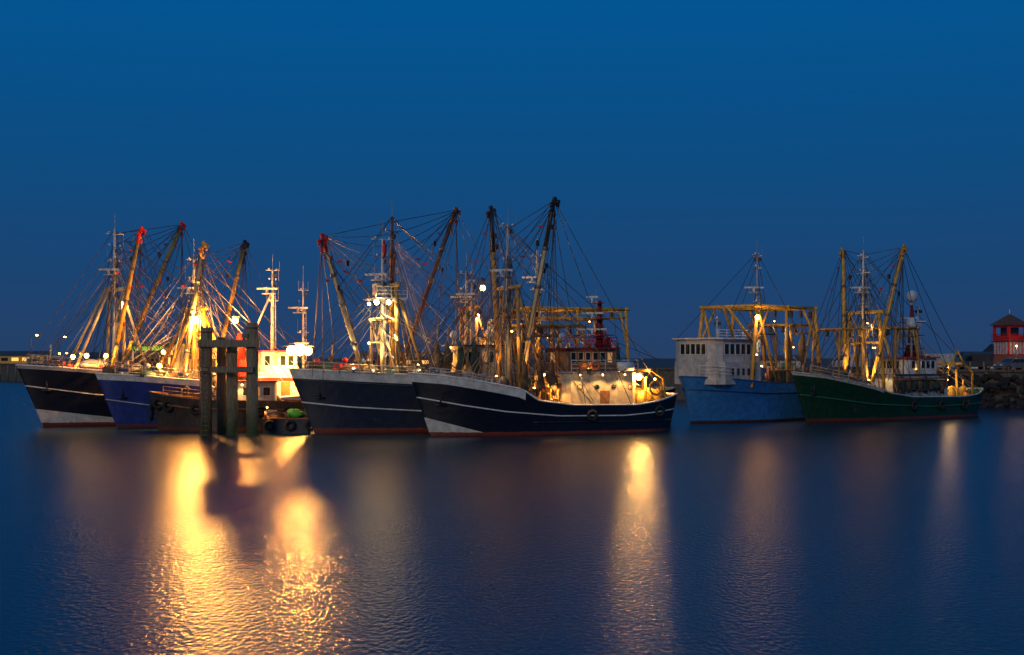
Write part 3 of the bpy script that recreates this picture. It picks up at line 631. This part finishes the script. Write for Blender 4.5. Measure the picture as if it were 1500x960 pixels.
beamgear(b,10.6,18,-2.35,3.6)
b.path([(16.2,0,5.6),(16.2,0,7.0),(16.2,0,10.4)],[.8,.35,.12],'darkred','funnel_mast'); domes(b,16.2,0,10.2,.5); domes(b,15.2,-.7,7.6,.5); b.tube((15.2,-.7,5.6),(15.2,-.7,7.6),.1,'white','satellite_dome')
for z in(6.4,7.6,8.8): b.box((16.2,0,z),(1.4,1.8,.07),'darkred','radar_platform'); b.box((15.7,0,z+.4),(.2,1.5,.12),'white','radar',.5)
b.tube((17.2,.5,5.6),(17.2,.5,9.5),.06,'white','antenna_mast'); b.tube((17.2,-.8,8.9),(17.2,1.9,8.9),.05,'white','antenna_mast')
mast(b,18.2,.8,4,10.5,'white',.09,(.95,.7),1.4,False)
drum(b,(20.4,0,2.1),3,.8,'yellow'); drum(b,(22.2,0,2.1),2.6,.8,'yellow')
for s in(-1,1): b.path([(20,s*2.2,1.0),(20.1,s*2,4.4),(21.4,s*1.9,5.0),(23.2,s*1.6,4.2),(23.4,s*1.5,1.4)],.11,'yellow','stern_gallows'); b.tube((18.8,s*1.9,4),(20.4,s*1.9,6.2),.1,'yellow','stern_gallows'); b.tube((20.4,s*1.9,6.2),(21.6,s*1.9,4.8),.1,'yellow','stern_gallows')
b.tube((21.4,-1.9,5),(21.4,1.9,5),.15,'yellow','stern_gallows')
b.rail([(1.2,-.9,4.1),(3,-1.9,3.7),(6,-2.6,3.2)],.8,'whitegrey'); b.rail([(1.2,.9,4.1),(3,1.9,3.7),(6,2.6,3.2)],.8,'whitegrey')
clutter(b,h,.08,.33,16); clutter(b,h,.36,.45,8); clutter(b,h,.8,.96,18,('yellow','ochre','netbrown')); drum(b,(7.6,0,3.1),2.4,.5)
b.lamp((19.0,-1.7,3.5),28,(1,.62,.24),r=.17,omni=True); b.lamp((21.8,0,4.6),180,(1,.6,.2),r=.07); b.lamp((10.6,-1.2,4.5),90,(1,.6,.2),r=.06); b.lamp((8.6,-1.0,8.6),110,(1,.6,.2),r=.05)
b.uplight((7.8,-1.8,3.6),(9.2,-1.8,9),300,(1,.6,.2)); b.uplight((8.4,1.0,3.8),(9.6,2.2,9),220,(1,.6,.2)); b.uplight((14.5,-1.9,4.5),(15.8,-.3,8),60,(1,.7,.4))
b.done()

# ================================================================== quay + land
def single(name,V,F,mat,smooth=False):
    me=bpy.data.meshes.new(name); me.from_pydata(V,[],F); me.materials.append(MATS[mat]); me.update()
    o=bpy.data.objects.new(name,me); bpy.context.collection.objects.link(o); return o
front=[(400,138),(120,139),(56,143),(47,152),(22,171),(-60,232),(-128,318),(-330,345),(-900,420)]
n=len(front)
V=[(x,y,4.0) for x,y in front]+[(-5000,900,4),(-5000,7000,4),(5000,7000,4),(5000,138,4)]
single('quay_ground',V,[list(range(len(V)))[::-1]],'asphalt')
V=[(x,y,-2) for x,y in front]+[(x,y,3.98) for x,y in front]
single('quay_wall',V,[[i,i+1,n+i+1,n+i] for i in range(n-1)],'concrete')
q=Obj('quay_kerb')
for (x0,y0),(x1,y1) in zip(front[:-1],front[1:]):
    d=Vector((x1-x0,y1-y0,0)); c=Vector(((x0+x1)/2,(y0+y1)/2,4.08)); q.box(c,(d.length,.5,.28),'concrete','kerb',math.atan2(d.y,d.x))
    k=int(d.length/6)
    for i in range(min(k,30)):
        p_=Vector((x0,y0,3))+d*((i+.5)/k); q.tube(p_+V3(0,-.15,-4),p_+V3(0,-.15,.9),.16,'timber','fender_posts',n=6)
q.done()
q=Obj('rock_revetment')
for i in range(1500):
    x=random.uniform(50,125); f=random.random(); yb=143-(x-56)*.06 if x>56 else 143+(56-x)*1.0
    r=random.uniform(.2,.5); q.sphere((x,yb-.2-f*3.6,3.6-f*3.8),r,'rock','rocks',6,(1.2,1,.8),.22,False)
q.done()
def shed(x,y,w,d,hh,mat,lit=0,ang=0,rf='darkgrey'):
    s=Obj('harbour_shed',(x,y,4.0),ang)
    s.box((0,0,hh/2),(w,d,hh),mat,'walls'); V=[(-w/2-.3,-d/2-.3,hh),(w/2+.3,-d/2-.3,hh),(w/2+.3,d/2+.3,hh),(-w/2-.3,d/2+.3,hh),(-w/2-.3,0,hh+d*.18),(w/2+.3,0,hh+d*.18)]
    s.add('roof',rf,V,[[0,1,5,4],[2,3,4,5],[0,4,3],[1,2,5],[0,3,2,1]])
    s.windows((-w/2,-d/2),(w/2,-d/2),hh*.35,hh*.75,max(3,int(w/3)),['litwin','litwindim','glass','glass'] if lit else ['glass','litwindim','glass'],'whitegrey',gap=1.0)
    s.box((w*.3,-d/2-.02,hh*.35),(2,.08,hh*.7),'greenpaint','door'); s.done()
shed(-134,345,18,7,2.2,'yellow',1); shed(-103,330,14,7,1.8,'concrete',1); shed(-88,340,22,8,2.0,'brick',0)
shed(-58,262,26,8,1.6,'concrete',1,-.4); shed(-20,232,18,7,1.5,'brick',1,-.5); shed(36,176,8,4,1.2,'whitegrey',0,-.4); shed(92,205,30,8,2.4,'brick',1,0); shed(72,190,10,5,1.6,'white',0)
s=Obj('fish_market_canopy',(-66,248,4),-.35)
s.box((0,0,3.4),(16,5,.7),'limeglow','canopy_fascia'); s.box((0,0,3.83),(16.4,5.4,.15),'darkgrey','canopy_roof')
for x in(-6.5,-2,2,6.5):
    for y in(-2.2,2.2): s.tube((x,y,0),(x,y,3.05),.12,'steel','columns')
s.done()
def street_lamp(x,y,hh,W=0,col=ORG,ang=0):
    s=Obj('street_lamp',(x,y,4.0),ang); s.path([(0,0,0),(0,0,hh*.9),(.3,0,hh),(1.3,0,hh+.1)],[.11,.07,.06,.05],'steel','pole',6)
    s.box((1.5,0,hh+.08),(.8,.3,.16),'steel','lamp_head'); s.sphere((1.5,0,hh-.05),.3 if y>200 else .18,'bulb','lamp_bulb',8,(1.3,.8,.7))
    if W:
        l=bpy.data.lights.new('lamp_light','SPOT'); l.energy=W; l.color=col; l.shadow_soft_size=.2; l.spot_size=math.radians(150); l.spot_blend=.3
        o=bpy.data.objects.new('lamp_light',l); bpy.context.collection.objects.link(o); o.parent=s.e; o.location=(1.5,0,hh-.6)
    s.done()
for x,y,hh,W in((-124,330,7.5,1500),(-122,345,7.3,0),(-117,352,3,0),(-140,360,3,900),(-132,400,3.2,0),(-150,420,3.2,0),(-110,410,3,0),(-100,370,3.4,800),(-84,330,3.2,0),(-75,300,3,0),(-165,470,3.4,0),(-125,470,3.0,0),(-64,262,2.8,400),(-40,240,3,0),(70,165,5,2600),(62,152,3.2,600),(96,180,6,1500),(48,175,3,400),(30,190,2.6,0),(-95,420,3,0),(-112,380,3.2,0),(-142,380,2.6,0),(-157,440,3,0),(-170,500,3.4,0),(-138,430,3.1,0)):
    street_lamp(x,y,hh,W)
s=Obj('lookout_tower',(62.2,160,4.0),.35); w=1.25
s.box((0,0,.9),(2.7,2.7,1.8),'brick','base')
for i in range(5): s.box((-1.0+i*.5,-1.36,2.75),(.32,.06,1.5),'whitegrey','lower_panels')
for i in range(5): s.box((-1.38,-1.0+i*.5,2.75),(.06,.32,1.5),'whitegrey','lower_panels')
s.box((0,0,2.7),(2.6,2.6,1.7),'red','lower_room'); s.box((0,0,3.62),(3.1,3.1,.14),'darkgrey','gallery_floor')
for x in(-w,w):
    for y in(-w,w): s.box((x,y,4.6),(.3,.3,1.9),'red','corner_posts')
s.box((0,0,4.0),(2.5,2.5,.7),'red','gallery_parapet'); s.box((0,0,4.9),(1.5,1.5,1.1),'glass','lantern_glazing'); s.box((0,0,5.45),(2.7,2.7,.25),'red','eaves')
s.prism([(-1.75,-1.75),(1.75,-1.75),(1.75,1.75),(-1.75,1.75)],5.6,7.0,'rooftile','roof',top=.05); s.tube((0,0,6.9),(0,0,7.6),.05,'white','finial')
s.rail([(-1.5,-1.5,3.7),(1.5,-1.5,3.7),(1.5,1.5,3.7),(-1.5,1.5,3.7),(-1.5,-1.5,3.7)],.8,'red')
l=bpy.data.lights.new('lamp_light','POINT'); l.energy=45; l.color=(1,.6,.3); l.shadow_soft_size=.1
o=bpy.data.objects.new('lamp_light',l); bpy.context.collection.objects.link(o); o.parent=s.e; o.location=(-1.6,-3.2,3.2)
s.sphere((-1.6,-3.0,3.0),.1,'bulb','wall_lamp',8); s.tube((-1.6,-3.0,0),(-1.6,-3.0,2.9),.05,'steel','wall_lamp')
s.done()
def car(x,y,ang,mat,van=False):
    s=Obj('parked_van' if van else 'parked_car',(x,y,4.0),ang)
    prof=[(-2.1,.35),(-2.15,.75),(-1.9,.95),(-1.1,1.02),(-.5,1.45),(.9,1.48),(1.7,1.05),(2.1,.95),(2.15,.4)] if not van else [(-2.4,.35),(-2.4,1.0),(-1.9,1.2),(-1.4,1.9),(-1.1,2.05),(2.4,2.05),(2.45,.4)]
    k=len(prof)
    V=[(a,-.85 if c<1.06 else -.7,c) for a,c in prof]+[(a,.85 if c<1.06 else .7,c) for a,c in prof]
    s.add('body',mat,V,[list(range(k)),[k+i for i in range(k)][::-1]]+[[i,k+i,k+(i+1)%k,(i+1)%k] for i in range(k)])
    if van: gl=[[(-1.8,1.25),(-1.4,1.8),(-.8,1.8),(-.8,1.25)]]
    else: gl=[[(-1.0,1.05),(-.45,1.39),(.1,1.4),(.1,1.05)],[(.18,1.05),(.18,1.4),(.85,1.4),(1.45,1.06)]]
    for g in gl:
        for sd in(-1,1): s.add('windows','glass',[(a,sd*(.9 if c<1.3 else .78 if not van else .74),c) for a,c in g],[[0,1,2,3]])
    s.add('windscreen','glass',[(-1.14,-.72,1.06),(-1.14,.72,1.06),(-.53,.62,1.47),(-.53,-.62,1.47)] if not van else [(-1.93,-.65,1.25),(-1.93,.65,1.25),(-1.44,.65,1.88),(-1.44,-.65,1.88)],[[0,1,2,3]])
    for a in(-1.35,1.35):
        for sd in(-1,1): s.tube((a,sd*.68,.33),(a,sd*.9,.33),.33,'rubber','wheels',n=14); s.tube((a,sd*.89,.33),(a,sd*.92,.33),.18,'steel','wheels',n=10)
    s.box((-2.16,.55,.72),(.06,.35,.14),'white','headlights'); s.box((-2.16,-.55,.72),(.06,.35,.14),'white','headlights'); s.done()
car(57.8,147.5,.3,'steel'); car(66,156,.1,'darkgrey'); car(52,158,.2,'whitegrey',True); car(74,152,0,'red'); car(44,166,.4,'whitegrey',True); car(-117,328,.1,'steel'); car(60,166,.2,'darkgrey',True)
s=Obj('timber_fence',(0,0,4))
for i in range(26): s.box((50+i*1.2,150.5 if i*1.2+50>56 else 153-(i*1.2)*.9,.55),(.14,.14,1.1),'timber','posts')
s.done()

# ================================================================== water
bpy.ops.mesh.primitive_plane_add(size=1); w=bpy.context.object; w.name='water'; w.scale=(12000,12000,1); w.location=(0,5900,0)
m,nt,p=newmat('harbour_water')
p.inputs['Base Color'].default_value=(.002,.024,.046,1); p.inputs['IOR'].default_value=1.33; p.inputs['Roughness'].default_value=.3
geo=_n(nt,'ShaderNodeNewGeometry')
def wn(sc,ms,det):
    mp=_n(nt,'ShaderNodeMapping'); mp.inputs['Scale'].default_value=ms; nt.links.new(geo.outputs['Position'],mp.inputs[0])
    n_=_n(nt,'ShaderNodeTexNoise'); n_.inputs['Scale'].default_value=sc; n_.inputs['Detail'].default_value=det; nt.links.new(mp.outputs[0],n_.inputs['Vector']); return n_.outputs['Fac']
b1=_n(nt,'ShaderNodeBump'); b1.inputs['Strength'].default_value=1.0; b1.inputs['Distance'].default_value=.028; nt.links.new(wn(8,(1,.5,1),2),b1.inputs['Height'])
b2=_n(nt,'ShaderNodeBump'); b2.inputs['Strength'].default_value=.3; b2.inputs['Distance'].default_value=.06; nt.links.new(wn(.25,(.5,1,1),2),b2.inputs['Height']); nt.links.new(b1.outputs[0],b2.inputs['Normal'])
nt.links.new(b2.outputs[0],p.inputs['Normal'])
rr=ramp(nt,wn(.05,(1,.4,1),3),[(.3,(.215,)*3),(.7,(.245,)*3)]); nt.links.new(rr.outputs[0],p.inputs['Roughness'])
w.data.materials.append(m)

# ================================================================== sky / dusk world + added warm sun
W=bpy.data.worlds.new("World"); S.world=W; W.use_nodes=True; nt=W.node_tree; bg=nt.nodes['Background']
tc=_n(nt,'ShaderNodeTexCoord'); sx=_n(nt,'ShaderNodeSeparateXYZ'); nt.links.new(tc.outputs['Generated'],sx.inputs[0])
r=ramp(nt,sx.outputs[2],[(0,(.019,.05,.13)),(.06,(.010,.056,.165)),(.15,(.003,.07,.215)),(.27,(.0,.09,.29)),(1,(.002,.1,.27))])
sky=_n(nt,'ShaderNodeTexSky'); sky.sky_type='NISHITA'; sky.sun_disc=False; sky.sun_elevation=math.radians(1.0); sky.sun_rotation=math.radians(200)
sm=_n(nt,'ShaderNodeMix',data_type='RGBA',blend_type='ADD'); sm.inputs[0].default_value=.0008
nt.links.new(r.outputs[0],sm.inputs[6]); nt.links.new(sky.outputs[0],sm.inputs[7]); nt.links.new(sm.outputs[2],bg.inputs[0]); bg.inputs[1].default_value=1.0
sl=bpy.data.lights.new('fill_sun','SUN'); sl.energy=.75; sl.angle=math.radians(14); sl.color=(1,.82,.62)  # added warm fill from behind the camera, standing in for shore lamps
so=bpy.data.objects.new('fill_sun',sl); bpy.context.collection.objects.link(so); so.rotation_euler=(math.radians(66),0,math.radians(-22))

# camera
c=bpy.data.cameras.new('camera'); co=bpy.data.objects.new('camera',c); bpy.context.collection.objects.link(co)
co.location=(0,0,5.5); co.rotation_euler=(math.radians(90),0,0); c.lens=45; c.sensor_width=36; c.shift_y=.03; c.clip_end=20000; c.clip_start=.5
S.camera=co
